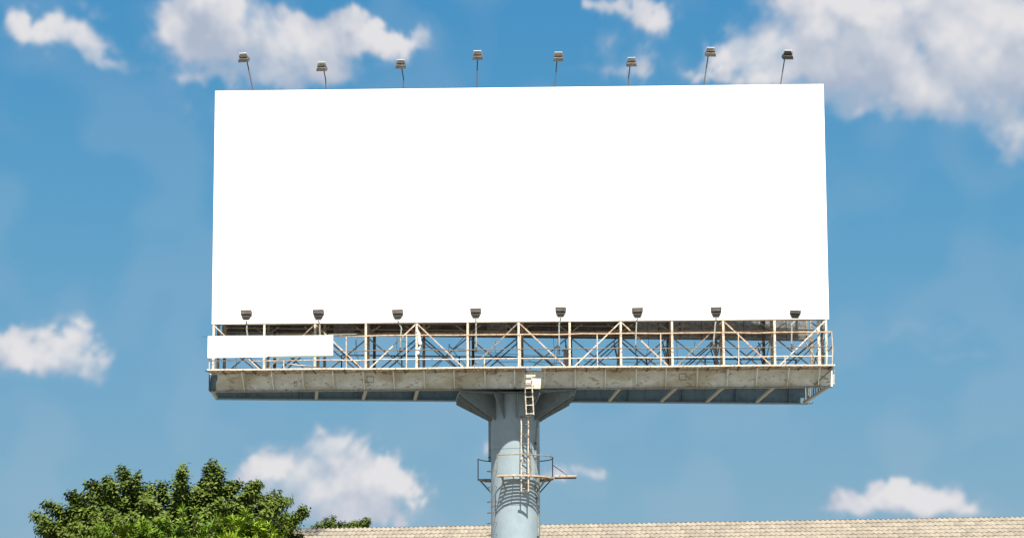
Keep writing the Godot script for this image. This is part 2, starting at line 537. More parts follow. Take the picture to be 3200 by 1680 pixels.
func build_front_girder(bb: Node3D) -> void:
	var g := part("front_girder", bb)
	begin()
	bar(V(-12.30, 12.285, 0.10), V(12.36, 12.285, 0.10), 0.03, 0.66)
	done("web", M.web, g)
	begin()
	bar(V(-12.33, 11.937, 0.11), V(12.35, 11.937, 0.11), 0.26, 0.026)
	done("bottom_flange", M.tan_steel, g)
	begin()
	bar(V(-12.33, 12.63, 0.28), V(12.37, 12.63, 0.28), 0.42, 0.026)
	done("top_flange", M.web, g)
	for i in BRACKETS:
		var u := -10.92 + 1.193 * i + jitter(0.03)
		if i == 9:
			u -= 0.0
		var shift := 0.0
		begin()
		plate([V(u - 0.014, 12.60, -0.70), V(u - 0.014, 12.60, 0.08), V(u - 0.014 + shift, 11.96, 0.08), V(u - 0.014 + shift, 11.96, 0.0), V(u - 0.014, 12.52, -0.70)], Vector3(0.028, 0, 0))
		done("bracket_plate", M.web, g)
	for u in [12.25]:
		begin()
		bar(V(u, 12.55, -0.66), V(u - 0.62, 12.02, 0.03), 0.04, 0.04)
		done("corner_strut", M.tan_steel, g)
	begin()
	plate([V(-12.335, 11.952, 0.06), V(-12.335, 12.60, 0.06), V(-12.03, 12.60, 0.06), V(-12.03, 12.40, 0.06), V(-12.085, 12.30, 0.06), V(-12.085, 11.952, 0.06)], Vector3(0, 0, -0.018))
	done("repair_patch", M.slate, g)
	begin()
	bar(V(-12.325, 11.955, -0.03), V(-12.325, 12.60, -0.03), 0.02, 0.17, Vector3(0, 0, 1))
	done("end_plate", M.slate, g)
	begin()
	bar(V(12.30, 11.95, -0.60), V(12.30, 12.58, -0.62), 0.055, 0.02, Vector3(0, 0, 1))
	done("end_plate", M.white_steel, g)
	for c in [[-5.93, 12.37], [6.46, 12.38], [-8.9, 12.22]]:
		begin()
		var wide: float = 0.26 if c[0] > -8 else 0.10
		var high: float = 0.24 if c[0] > -8 else 0.18
		for s in [-1, 1]:
			bar(V(c[0] + s * wide / 2, c[1] - high / 2, 0.078), V(c[0] + s * wide / 2, c[1] + high / 2, 0.078), 0.016, 0.012, Vector3(0, 0, 1))
			bar(V(c[0] - wide / 2, c[1] + s * high / 2, 0.076), V(c[0] + wide / 2, c[1] + s * high / 2, 0.076), 0.012, 0.016)
		done("hatch_frame", M.brown_rail, g)


func build_deck(bb: Node3D) -> void:
	var d := part("walkway_deck", bb)
	var slits := [[-2.16, -1.55], [-1.40, -1.06], [-0.99, -0.5], [3.42, 3.95], [6.52, 6.86]]
	var u := -12.27
	var k := 0
	while u < 12.25:
		var e := minf(u + 1.195, 12.33)
		var y := 12.657 + jitter(0.006)
		var spans := [[u, e - 0.003]]
		if u < 0.25 and e > 0.25:
			spans = [[u, 0.23]]
		elif u < 0.66 and e > 0.66:
			spans = [[0.69, e - 0.003]]
		for s in spans:
			begin()
			bar(V(s[0], y, -0.405), V(s[1], y + jitter(0.004), -0.405), 0.69, 0.014)
			done("deck_plate", M.deck, d)
		begin()
		bar(V(u, 12.659, 0.54), V(e - 0.003, 12.659, 0.54), 1.16, 0.014)
		done("deck_plate", M.deck, d)
		if u + 0.58 > 12.3:
			break
		begin()
		bar(V(u + 0.58, 12.622, -0.72), V(u + 0.58, 12.622, 0.075), 0.045, 0.05)
		done("joist", M.brown_rail, d)
		u = e
		k += 1
	var from := -12.27
	for s in slits + [[12.33, 12.33]]:
		begin()
		bar(V(from, 12.655, -0.047), V(s[0], 12.655, -0.047), 0.03, 0.012)
		done("deck_strip", M.deck, d)
		from = s[1]
	u = -12.28
	var y0 := DECK
	while u < 12.3:
		var e := minf(u + rng.randf_range(1.6, 2.6), 12.34)
		var y1 := DECK + jitter(0.012)
		begin()
		bar(V(u, y0, -0.765), V(e, y1, -0.765), 0.03, 0.06)
		done("deck_edge", M.white_steel, d)
		y0 = y1
		u = e
	begin()
	plate([V(-12.28, 12.64, -0.74), V(-12.40, 12.655, -0.62), V(-12.28, 12.64, -0.2)], Vector3(0, 0.012, 0))
	done("corner_plate", M.dark_steel, d)
	for s in [-12.2, 12.25]:
		begin()
		bar(V(s, 12.61, 0.2), V(s, 12.61, back_w(s) - 0.3), 0.1, 0.08)
		done("side_beam", M.tan_steel, d)
	var v := -12.2
	while v < 12.0:
		var e2 := minf(v + 1.195, 12.05)
		begin()
		bar(V(v, 12.657, back_w(v) + 0.35), V(e2 - 0.012, 12.657, back_w(e2) + 0.35), 1.1, 0.014)
		done("deck_plate", M.deck, d)
		v = e2


func build_back_girder(bb: Node3D) -> void:
	var g := part("back_girder", bb)
	var a := -12.47
	var b := 12.05
	begin()
	bar(V(a, 12.285, back_w(a) - 0.15), V(b, 12.285, back_w(b) - 0.15), 0.03, 0.66)
	done("web", M.slate, g)
	begin()
	bar(V(a, 11.925, back_w(a) - 0.15), V(b, 11.925, back_w(b) - 0.15), 0.36, 0.04)
	done("bottom_flange", M.slate, g)
	begin()
	bar(V(a, 12.63, back_w(a) - 0.15), V(b, 12.63, back_w(b) - 0.15), 0.5, 0.026)
	done("top_flange", M.slate, g)
	for i in 11:
		var u := a + 1.2 + i * 2.25
		begin()
		bar(V(u, 11.955, back_w(u) - 0.26), V(u, 12.61, back_w(u) - 0.26), 0.02, 0.19, Vector3(0, 0, 1))
		done("web_stiffener", M.slate, g)
	var f := [-12.24, -8.05, -6.1, -4.05, 3.97, 6.2, 8.04, 10.05, 12.2]
	var r := [-12.42, -8.4, -6.49, -4.38, 3.65, 5.82, 7.74, 9.83, 11.86]
	for i in f.size():
		begin()
		bar(V(f[i], 11.955, 0.1), V(r[i], 11.955, back_w(r[i]) - 0.2), 0.12, 0.08)
		done("cross_beam", M.grey_steel, g)
	for i in 8:
		var t := 0.2 + 0.1 * i
		var u := lerpf(12.2, 11.86, t)
		var w := lerpf(0.1, back_w(11.86) - 0.2, t)
		begin()
		bar(V(u, 12.0, w), V(u + jitter(0.03), 12.62, w + 0.12 * (1 if i % 2 else -1)), 0.06, 0.06, Vector3(0, 0, 1))
		done("end_bar", M.slate if i % 3 else M.tan_steel, g)
	begin()
	bar(V(12.05, 11.925, back_w(12.05) - 0.3), V(12.2, 11.925, back_w(12.2) - 0.3), 0.35, 0.03)
	done("flange_stub", M.tan_steel, g)


func build_panels(bb: Node3D) -> void:
	var f := part("front_panel", bb)
	begin()
	bar(V(-12.267, (BOARD_LOW + BOARD_TOP) / 2, 0.015), V(12.267, (BOARD_LOW + BOARD_TOP) / 2, 0.015), 0.03, BOARD_TOP - BOARD_LOW)
	done("white_face", M.face, f)
	for s in [-1, 1]:
		begin()
		bar(V(12.2 * s, BOARD_LOW + 0.06, 0.075), V(12.2 * s, BOARD_TOP - 0.01, 0.075), 0.08, 0.08, Vector3(0, 0, 1))
		done("frame_rail", M.tan_steel, f)
	begin()
	bar(V(-12.15, BOARD_LOW - 0.005, 0.08), V(12.15, BOARD_LOW - 0.005, 0.08), 0.09, 0.06)
	done("frame_rail", M.tan_steel, f)
	begin()
	bar(V(-12.15, BOARD_TOP - 0.08, 0.08), V(12.15, BOARD_TOP - 0.08, 0.08), 0.09, 0.08)
	done("frame_rail", M.tan_steel, f)
	var g := part("rear_panel", bb)
	var n := 27
	var a := -12.28
	var step := (12.10 - a) / n
	for i in n:
		var u0 := a + step * i + 0.018
		var u1 := a + step * (i + 1) - 0.018
		var k := jitter(0.02)
		var p := []
		for q in [[u0, BOARD_LOW, k], [u1, BOARD_LOW, -k], [u1, BOARD_TOP, jitter(0.02)], [u0, BOARD_TOP, jitter(0.02)]]:
			p.append(V(q[0], q[1], back_w(q[0]) + q[2]))
		begin()
		plate(p, Vector3(0, 0, -0.008))
		done("cladding_sheet", M.sheet if i < 19 and i % 7 != 5 else M.sheet_bare, g)
	begin()
	bar(V(a, (BOARD_LOW + BOARD_TOP) / 2, back_w(a) + 0.12), V(12.10, (BOARD_LOW + BOARD_TOP) / 2, back_w(12.10) + 0.12), 0.03, BOARD_TOP - BOARD_LOW)
	done("outer_face", M.dark_steel, g)
	for y in [14.70, 14.88, 15.13, 16.6, 18.2]:
		begin()
		bar(V(a, y, back_w(a) - 0.08), V(12.10, y, back_w(12.10) - 0.08), 0.05, 0.035 if y != 14.88 else 0.05)
		done("girt", M.girt, g)
	begin()
	bar(V(12.08, BOARD_LOW, back_w(12.08) + 0.03), V(12.08, BOARD_TOP, back_w(12.08) + 0.03), 0.06, 0.12, Vector3(0, 0, 1))
	done("edge_post", M.tan_steel, g)


func build_trusses(bb: Node3D) -> void:
	var t := part("front_truss", bb)
	for i in 13:
		var u := post_u(i)
		begin()
		bar(V(u + jitter(0.01), 12.664, 0.02), V(u, 14.60, 0.05), 0.085, 0.085, Vector3(0, 0, 1))
		done("post", M.white_steel, t)
		if i % 2 == 0:
			for s in [-1, 1]:
				if i + s >= 0 and i + s <= 12:
					begin()
					bar(V(u + s * 0.05, 14.55, -0.01), V(post_u(i + s) - s * 0.07, 12.71, -0.04), 0.035, 0.046)
					done("brace", [M.white_steel, M.rusty_rail, M.tan_steel, M.rusty_rail][(i + (1 if s > 0 else 0)) / 2 % 2 * 2 + (1 if s > 0 else 0)], t)
		else:
			begin()
			plate([V(u - 0.13, 12.668, -0.075), V(u + 0.13, 12.668, -0.075), V(u + 0.06, 12.80, -0.075), V(u - 0.06, 12.80, -0.075)], Vector3(0, 0, -0.012))
			done("base_gusset", M.rusty_rail, t)
	begin()
	bar(V(11.88, 12.664, 0.2), V(11.86, 14.6, 0.2), 0.1, 0.1, Vector3(0, 0, 1))
	done("post", M.white_steel, t)
	var m := part("middle_truss", bb)
	for i in 13:
		var u := post_u(i)
		begin()
		bar(V(u, 12.67, 1.0), V(u, BOARD_TOP - 0.3, 1.0), 0.1, 0.1, Vector3(0, 0, 1))
		done("post", M.tan_steel, m)
		for s in [-1, 1]:
			if (i == 0 and s < 0) or (i == 12 and s > 0):
				continue
			begin()
			bar(V(u + s * 0.06, 14.30, 0.55), V(u + s * 0.5, 14.60, 0.55), 0.04, 0.045)
			done("knee_brace", M.tan_steel, m)
		if i < 12:
			var b := post_u(i + 1)
			begin()
			bar(V(u, 14.20, 1.07), V(b, 12.52, 1.07), 0.04, 0.046)
			done("brace", M.brown_rail if i % 3 else M.tan_steel, m)
			begin()
			bar(V(b, 14.20, 0.93), V(u, 12.52, 0.93), 0.04, 0.046)
			done("brace", M.dark_steel if i % 2 else M.brown_rail, m)
	begin()
	bar(V(-12.15, 14.30, 0.55), V(12.15, 14.30, 0.55), 0.04, 0.04)
	done("chord", M.tan_steel, m)
	var r := part("rear_truss", bb)
	for i in 13:
		var u := post_u(i) + 0.08
		begin()
		bar(V(u, 12.67, back_w(u) - 0.3), V(u, BOARD_TOP - 0.3, back_w(u) - 0.3), 0.11, 0.11, Vector3(0, 0, 1))
		done("post", M.dark_steel if i % 2 else M.tan_steel, r)
		if i < 12:
			var b := post_u(i + 1) + 0.08
			if i % 2 == 0:
				begin()
				bar(V(u, 14.5, back_w(u) - 0.36), V(b, 12.7, back_w(b) - 0.36), 0.04, 0.048)
				done("brace", M.dark_steel, r)
			else:
				begin()
				bar(V(b, 14.5, back_w(b) - 0.36), V(u, 12.7, back_w(u) - 0.36), 0.04, 0.048)
				done("brace", M.dark_steel, r)
	for i in 13:       # ties between the two faces
		var u := post_u(i)
		begin()
		bar(V(u, 14.45, 0.1), V(u - 0.1, 12.75, back_w(u) - 0.4), 0.04, 0.045)
		done("tie_brace", M.tan_steel if i % 2 else M.brown_rail, r)
		begin()
		bar(V(u, 12.75, 1.1), V(u - 0.15, 14.45, back_w(u) - 0.4), 0.04, 0.045)
		done("tie_brace", M.dark_steel if i % 2 else M.tan_steel, r)
		if i > 6 and i < 12:       # the wider half carries a second set of braces
			begin()
			bar(V(u + 0.5, 12.67, lerpf(1.0, back_w(u), 0.55)), V(u + 2.3, 14.4, lerpf(1.0, back_w(u), 0.55)), 0.035, 0.042)
			done("brace", M.brown_rail, r)
			begin()
			bar(V(u + 0.25, 12.67, back_w(u) - 0.2), V(u - 0.15, 14.3, back_w(u) - 0.2), 0.035, 0.042)
			done("brace", M.dark_steel, r)


func build_railings(bb: Node3D) -> void:
	var f := part("front_railing", bb)
	for q in [[13.99, 0.027, "rusty_rail"], [13.405, 0.019, "brown_rail"], [13.035, 0.021, "white_steel"]]:
		begin()
		var p := []
		for i in 26:
			p.append(V(-12.2 + 24.46 * i / 25.0, q[0] + jitter(0.008) - (0.02 if i % 4 == 2 else 0.0), -0.72 + jitter(0.006)))
		tube(p, q[1], 8)
		done("rail", M[q[2]], f)
	for q in [[-12.20, 13.2], [-9.26, 13.06], [-6.80, 13.98], [-4.42, 13.98], [-1.36, 13.04], [0.06, 13.98], [3.07, 13.98], [5.56, 13.98], [8.6, 13.98], [10.4, 13.04], [12.24, 13.99]]:
		begin()
		tube([V(q[0] + jitter(0.01), 12.67, -0.72), V(q[0] + (0.03 if q[0] > 12 else 0.0), (12.67 + q[1]) / 2, -0.725), V(q[0], q[1], -0.72)], 0.023, 8)
		done("rail_post", M.white_steel, f)
	for y in [13.99, 13.41]:
		begin()
		tube([V(12.25, y, -0.72), V(12.27, y, 0.2), V(12.15, y - 0.02, 1.2)], 0.024, 8)
		done("side_rail", M.brown_rail, f)
	var r := part("rear_railing", bb)
	for q in [[13.95, -7.5, 11.75], [13.33, -12.1, 11.75]]:
		begin()
		tube([V(q[1], q[0], back_w(q[1]) + 0.85), V(0, q[0] - 0.01, back_w(0) + 0.85), V(q[2], q[0], back_w(q[2]) + 0.85)], 0.027, 8)
		done("rail", M.dark_steel, r)
	for u in [-7.5, -5.0, -2.6, -0.1, 2.4, 4.9, 5.3, 7.8, 11.7]:
		begin()
		tube([V(u, 12.66, back_w(u) + 0.85), V(u, 13.95, back_w(u) + 0.85)], 0.028, 8)
		done("rail_post", M.dark_steel, r)


func sag(a: Vector3, b: Vector3, drop: float, n := 10) -> Array:
	var p := []
	for i in n + 1:
		var t := float(i) / n
		p.append(a.lerp(b, t) + Vector3(jitter(0.01), -drop * 4.0 * t * (1.0 - t), jitter(0.01)))
	return p


func build_wiring(bb: Node3D) -> void:
	var w := part("wiring", bb)
	for q in [[-4.9, 14.35, -1.9, 13.95, 0.12], [-3.0, 14.1, 2.0, 13.75, 0.08], [-1.9, 13.9, 2.6, 13.7, 0.1], [-1.0, 13.5, 2.1, 13.45, -0.05], [0.3, 13.6, 2.3, 13.3, 0.14], [2.6, 13.75, 5.0, 13.68, 0.03], [2.6, 13.6, 5.0, 13.35, 0.06], [4.2, 13.55, 7.9, 13.6, 0.03], [6.2, 13.45, 9.4, 13.45, 0.16], [7.6, 13.65, 10.4, 13.5, 0.1], [-7.2, 13.2, -4.4, 13.25, 0.03], [10.2, 13.6, 12.0, 13.5, 0.12]]:
		begin()
		tube(sag(V(q[0], q[1], back_w(q[0]) - 0.5), V(q[2], q[3], back_w(q[2]) - 0.5), q[4]), 0.009, 5)
		done("cable", M.cable, w)
	for q in [[-11.5, 13.5, 12.75, 1.4], [-10.6, 13.3, 12.7, 0.6], [-6.75, 14.3, 13.55, 2.0], [-6.6, 14.2, 13.0, 1.2], [-5.0, 14.3, 13.2, 1.6], [-2.9, 14.2, 13.5, 2.4], [-1.0, 14.2, 13.4, 2.0], [1.35, 14.3, 12.9, 1.6], [1.55, 14.3, 12.75, 1.9], [5.1, 14.5, 12.7, 0.5], [6.4, 14.3, 13.1, 2.6], [6.6, 13.4, 12.8, 2.2], [7.1, 14.1, 13.5, 1.8], [10.5, 13.3, 12.9, 2.0], [11.2, 13.6, 13.0, 1.6], [-9.6, 14.6, 13.9, 0.5], [-11.6, 14.6, 13.95, 0.7]]:
		begin()
		tube([V(q[0], q[1], q[3]), V(q[0] + jitter(0.06), lerpf(q[1], q[2], 0.4), q[3]), V(q[0] + jitter(0.1), lerpf(q[1], q[2], 0.75), q[3]), V(q[0] + jitter(0.14), q[2], q[3])], 0.008, 5)
		done("cable", M.cable, w)
	for q in [[1.5, 12.75, 2.05, 13.9], [1.62, 12.75, 2.1, 13.75], [1.55, 13.35, 2.0, 12.75], [-3.6, 12.9, -2.3, 14.3], [-2.9, 14.0, -1.9, 12.8]]:
		begin()
		tube(sag(V(q[0], q[1], 1.5), V(q[2], q[3], 1.6), 0.04, 6), 0.013, 5)
		done("cable", M.cable, w)


# ------------------------------------------------------------------ things on the billboard
func build_platform() -> void:
	var o := thing("column_platform", "round rusty grating platform with handrail that rings the blue-grey column", "platform", Vector3(COL_U, 8.5, COL_W))
	var y := 8.53
	var a0 := -27.0
	var a1 := 264.0
	for k in 7:
		var r := 1.06 + 0.067 * k
		begin()
		arc_bar(r, y, a0, a1, 0.036, 0.03)
		done("grating_bar", M.tan_steel, o)
	begin()
	arc_bar(1.53, y - 0.01, a0, a1, 0.02, 0.06)
	done("rim", M.rusty_rail, o)
	for a in [a0, -3.0, 24.0, 48.0, 72.0, 98.0, 130.0, 165.0, 200.0, 235.0, a1]:
		begin()
		bar(on_column(a, 1.0, y - 0.035), on_column(a, 1.52, y - 0.035), 0.03, 0.045)
		done("joist", M.tan_steel, o)
	for a in [-21.0, 24.0, 61.0, 100.0, 268.0 - 6.0]:
		begin()
		bar(on_column(a, 1.44, y - 0.05), on_column(a * 1.03, 0.99, 7.98), 0.045, 0.05)
		done("strut", M.tan_steel if a < 50 else M.brown_rail, o)
	for a in [a0, 24.0, 80.0, a1]:
		begin()
		tube([on_column(a, 1.52, y - 0.02), on_column(a, 1.52, 9.35)], 0.022, 8)
		done("rail_post", M.tan_steel if a < 60 else M.brown_rail, o)
	begin()
	var p := []
	for i in 41:
		p.append(on_column(lerpf(a0, a1, i / 40.0), 1.52, 9.35 + jitter(0.004)))
	tube(p, 0.022, 8)
	done("handrail", M.tan_steel, o)
	begin()
	bar(on_column(80, 1.52, 9.05), V(1.95, 8.56, 1.2), 0.03, 0.03)
	done("strut", M.brown_rail, o)
	var g := part("fold_out_grating", o)
	for w in [0.75, 1.75]:
		begin()
		bar(V(1.36, 8.55, w), V(2.24, 8.55, w), 0.05, 0.05)
		done("frame_bar", M.rusty_rail if w < 1.0 else M.brown_rail, g)
	for i in 16:
		begin()
		bar(V(1.40 + 0.055 * i, 8.55, 0.76), V(1.40 + 0.055 * i, 8.55, 1.74), 0.022, 0.03)
		done("slat", M.brown_rail, g)


func arc_bar(r: float, y: float, a0: float, a1: float, wide: float, high: float) -> void:
	var n := 48
	for i in n:
		var b0 := lerpf(a0, a1, float(i) / n)
		var b1 := lerpf(a0, a1, float(i + 1) / n)
		var low := []
		var top := []
		for q in [[b0, r - wide / 2], [b1, r - wide / 2], [b1, r + wide / 2], [b0, r + wide / 2]]:
			low.append(on_column(q[0], q[1], y - high / 2))
			top.append(on_column(q[0], q[1], y + high / 2))
		var m: Vector3 = (low[0] + low[2] + top[0] + top[2]) * 0.25
		face(low, m)
		face(top, m)
		face([low[0], low[1], top[1], top[0]], m)
		face([low[2], low[3], top[3], top[2]], m)


func build_ladders() -> void:
	var o := thing("upper_ladder", "short white ladder that climbs from the column past the girder to the catwalk", "ladder", Vector3(0.4, 10.9, -0.25))
	begin()
	tube([V(0.27, 10.88, -0.22), V(0.20, 12.3, -0.24), V(0.15, 12.55, -0.24), V(0.13, 12.68, -0.2)], 0.026, 8)
	done("rail", M.white_steel, o)
	begin()
	tube([V(0.56, 10.88, -0.22), V(0.49, 12.2, -0.24), V(0.475, 12.56, -0.24)], 0.026, 8)
	done("rail", M.white_steel, o)
	for y in [10.91, 11.25, 11.58, 11.92, 12.13, 12.36]:
		var t: float = (y - 10.88) / 1.5
		begin()
		tube([V(lerpf(0.26, 0.19, t), y, -0.22), V(lerpf(0.57, 0.49, t), y + 0.01, -0.22)], 0.019, 6)
		done("rung", M.white_steel, o)
	begin()
	bar(V(0.28, 10.9, -0.2), V(0.1, 10.82, 0.25), 0.03, 0.03)
	done("standoff", M.brown_rail, o)
	begin()
	bar(V(0.62, 11.56, -0.2), V(0.2, 11.42, 0.75), 0.03, 0.04)
	done("standoff", M.tan_steel, o)
	o = thing("lower_ladder", "long narrow white ladder down the front of the column through the ring platform", "ladder", Vector3(0.19, 7.86, 0.25))
	for u in [0.05, 0.33]:
		begin()
		tube([V(u + jitter(0.01), 10.85, 0.25), V(u + 0.015, 10.5, 0.24), V(u - 0.005, 9.4, 0.25), V(u, 7.88, 0.25)], 0.028, 8)
		done("rail", M.white_steel, o)
	for y in [10.54, 10.16, 9.78, 9.40, 9.03, 8.64, 8.24, 7.92]:
		begin()
		tube([V(0.05, y, 0.25), V(0.33, y + jitter(0.01), 0.25)], 0.02, 6)
		done("rung", M.brown_rail, o)
	for y in [10.84, 9.3, 7.88]:
		for u in [0.04, 0.34]:
			begin()
			bar(V(u, y, 0.22), V(u - 0.03, y, 0.66), 0.022, 0.03)
			done("standoff", M.dark_steel if y != 9.3 else M.tan_steel, o)
	begin()
	bar(V(-0.05, 7.87, 0.25), V(0.36, 7.88, 0.25), 0.05, 0.03)
	done("foot_bar", M.brown_rail, o)
	begin()
	bar(V(0.0, 10.86, 0.26), V(0.42, 10.88, 0.26), 0.12, 0.04)
	done("head_bar", M.brown_rail, o)
	o = thing("access_panel", "white square sheet fixed to the girder behind the upper ladder", "panel", Vector3(0.35, 11.95, -0.1))
	begin()
	plate([V(0.08, 11.96, -0.185), V(0.56, 11.95, -0.185), V(0.635, 12.47, -0.185), V(0.135, 12.47, -0.185)], Vector3(0, 0, -0.012))
	done("sheet", M.plate_white, o)
	for y in [12.05, 12.3]:
		begin()
		bar(V(0.3, y, -0.17), V(0.3, y, 0.08), 0.04, 0.03)
		done("bracket", M.tan_steel, o)


func build_small_things() -> void:
	var o := thing("blank_sign", "long blank white sign hung on the left end of the catwalk railing", "sign", Vector3(-9.8, 13.1, -0.8))
	begin()
	plate([V(-12.26, 13.14, -0.79), V(-9.9, 13.16, -0.79), V(-9.9, 14.005, -0.79), V(-12.26, 14.005, -0.79)], Vector3(0, 0, 0.018))
	done("sheet", M.face, o)
	begin()
	plate([V(-9.894, 13.195, -0.79), V(-7.31, 13.195, -0.79), V(-7.31, 14.005, -0.79), V(-9.894, 14.005, -0.79)], Vector3(0, 0, 0.018))
	done("sheet", M.face, o)
	begin()
	plate([V(-9.75, 13.13, -0.775), V(-7.33, 13.15, -0.775), V(-7.33, 13.19, -0.775), V(-9.75, 13.19, -0.775)], Vector3(0, 0, 0.01))
	done("plastic_edge", M.film, o)
	for q in [[-12.52, 14.0, -12.1, 14.0], [-7.5, 14.03, -6.38, 14.045], [-12.33, 13.2, -12.1, 13.2], [-7.5, 13.21, -6.2, 13.2]]:
		begin()
		tube([V(q[0], q[1], -0.76), V(q[2], q[3], -0.76)], 0.016 if q[1] > 14.01 else 0.009, 6)
		done("support_rod", M.arm_pale if q[1] > 14.01 else M.dark_steel, o)
	o = thing("junction_box", "grey steel junction box beside the seventh post behind the catwalk railing", "electrical box", Vector3(1.87, 12.67, 1.25))
	begin()
	box(V(1.87, 13.23, 1.25), Vector3(0.23, 0.86, 0.18))
	done("cabinet", M.box_grey, o)
	begin()
	box(V(1.85, 13.675, 1.24), Vector3(0.31, 0.03, 0.24))
	done("lid", M.box_grey, o)
	begin()
	box(V(1.87, 12.735, 1.25), Vector3(0.1, 0.125, 0.1))
	done("stand", M.dark_steel, o)
	o = thing("conduit_pipe", "thin pale conduit that zigzags down the right side of the column", "pipe", Vector3(0.7, 5.0, 1.0))
	var p := []
	for q in [[0.73, 11.3], [0.72, 10.84], [0.62, 9.88], [0.63, 8.69], [0.62, 8.1], [0.645, 7.7], [0.72, 7.31], [0.73, 6.9], [0.69, 6.16], [0.69, 3.0], [0.69, 0.3]]:
		var du: float = q[0] - COL_U
		p.append(V(q[0], q[1], COL_W - sqrt(1.02 * 1.02 - du * du)))
	begin()
	tube(p, 0.021, 8)
	done("pipe", M.arm_pale, o)
	for i in [2, 5, 8]:
		begin()
		tube([p[i] + Vector3(0, -0.04, 0), p[i] + Vector3(0, 0.04, 0)], 0.036, 8)
		done("clamp", M.dark_steel, o)
	o = thing("conduit_pipe", "dark straight conduit on the left edge of the column above the ring platform", "pipe", Vector3(-1.25, 9.2, COL_W))
	for du in [0.0, 0.05]:
		begin()
		tube([V(-1.27 + du, 11.05, COL_W), V(-1.27 + du, 9.22, COL_W)], 0.022, 8)
		done("pipe", M.arm_grey if du == 0.0 else M.arm_pale, o)
	for y in [10.95, 9.4, 9.25]:
		begin()
		bar(V(-1.31, y, COL_W), V(-1.17, y, COL_W), 0.06, 0.04)
		done("clamp", M.dark_steel, o)
	o = thing("torn_banner_strip", "torn white banner strip that hangs on the fifth post below the billboard", "torn sheet", Vector3(-4.0, 13.2, -0.1))
	strip([[-4.07, 14.35], [-3.99, 14.2], [-3.97, 13.95], [-3.93, 13.75], [-4.0, 13.5], [-4.02, 13.36]], 0.11, -0.06)
	done("cloth", M.rag, o)
	o = thing("torn_banner_strip", "crumpled torn white plastic caught on the braces at the right end of the catwalk", "torn sheet", Vector3(11.3, 13.6, 0.4))
	strip([[10.95, 13.62], [11.12, 13.66], [11.3, 13.60], [11.45, 13.68], [11.62, 13.62]], 0.06, 0.9)
	done("cloth", M.rag, o)
	o = thing("loose_pole", "pale loose pole lying slanted across the catwalk under the small blank sign", "pole", Vector3(-9.2, 12.7, 0.3))
	begin()
	tube([V(-9.75, 13.06, -0.2), V(-8.6, 12.9, -0.2), V(-7.55, 12.80, -0.2)], 0.024, 8)
	done("pole", M.white_steel, o)


func strip(path: Array, wide: float, w: float) -> void:
	begin()
	for i in path.size() - 1:
		var a := V(path[i][0], path[i][1], w + jitter(0.05))
		var b := V(path[i + 1][0], path[i + 1][1], w + jitter(0.05))
		var d := (b - a).normalized()
		var s0 := Vector3(-d.y, d.x, jitter(0.5)).normalized() * wide * rng.randf_range(0.2, 0.6)
		var s1 := Vector3(-d.y, d.x, jitter(0.5)).normalized() * wide * rng.randf_range(0.2, 0.6)
		hull([a - s0, a + s0, a + s0 + Vector3(0, 0, 0.006), a - s0 + Vector3(0, 0, 0.006)], [b - s1, b + s1, b + s1 + Vector3(0, 0, 0.006), b - s1 + Vector3(0, 0, 0.006)])


func frustum(y0: float, w0: float, d0: float, y1: float, w1: float, d1: float, dz := 0.0) -> void:
	hull([Vector3(-w0 / 2, y0, -d0 / 2), Vector3(w0 / 2, y0, -d0 / 2), Vector3(w0 / 2, y0, d0 / 2), Vector3(-w0 / 2, y0, d0 / 2)],
		[Vector3(-w1 / 2, y1, dz - d1 / 2), Vector3(w1 / 2, y1, dz - d1 / 2), Vector3(w1 / 2, y1, dz + d1 / 2), Vector3(-w1 / 2, y1, dz + d1 / 2)])


# a floodlight head opens along its own -y; the housing sits above the reflector
func lamp_head(parent: Node3D, pos: Vector3, tilt: float, yaw: float, roll: float, shell: Material, low: bool) -> void:
	var h := part("head", parent)
	h.transform = Transform3D(Basis(Vector3.BACK, roll) * Basis(Vector3.UP, yaw) * Basis(Vector3.RIGHT, tilt) * Basis.from_scale(Vector3(1.0, 1.2 if shell == M.lamp_low else 0.88, 1.0) if low else Vector3.ONE), pos)
	begin()
	frustum(0.0, 0.43, 0.30, 0.03, 0.43, 0.30)
	if low:
		frustum(0.03, 0.42, 0.285, 0.135, 0.41, 0.26)
		frustum(0.135, 0.41, 0.26, 0.155, 0.35, 0.20)
	else:
		frustum(0.03, 0.415, 0.285, 0.12, 0.385, 0.25)
		frustum(0.12, 0.385, 0.25, 0.155, 0.33, 0.20)
	done("reflector", shell, h)
	begin()
	frustum(-0.006, 0.38, 0.25, -0.001, 0.38, 0.25)
	done("lens", M.glass, h)
	begin()
	frustum(0.157, 0.28, 0.16, 0.185, 0.28, 0.16)
	done("neck", M.gap, h)
	begin()
	frustum(0.187, 0.33, 0.18, 0.215, 0.33, 0.18)
	frustum(0.215, 0.315, 0.17, 0.29, 0.23, 0.12)
	done("ballast_box", M.ballast if low or shell == M.lamp_dark else M.lamp_top, h)
	begin()
	for s in [-1, 1]:
		bar(Vector3(s * 0.185, 0.2, 0), Vector3(s * 0.15, 0.315, 0), 0.012, 0.03, Vector3(0, 0, 1))
	bar(Vector3(-0.155, 0.318, 0), Vector3(0.155, 0.318, 0), 0.05, 0.03)
	done("yoke", M.yoke if tilt > PI - 0.5 or not low else M.ballast, h)


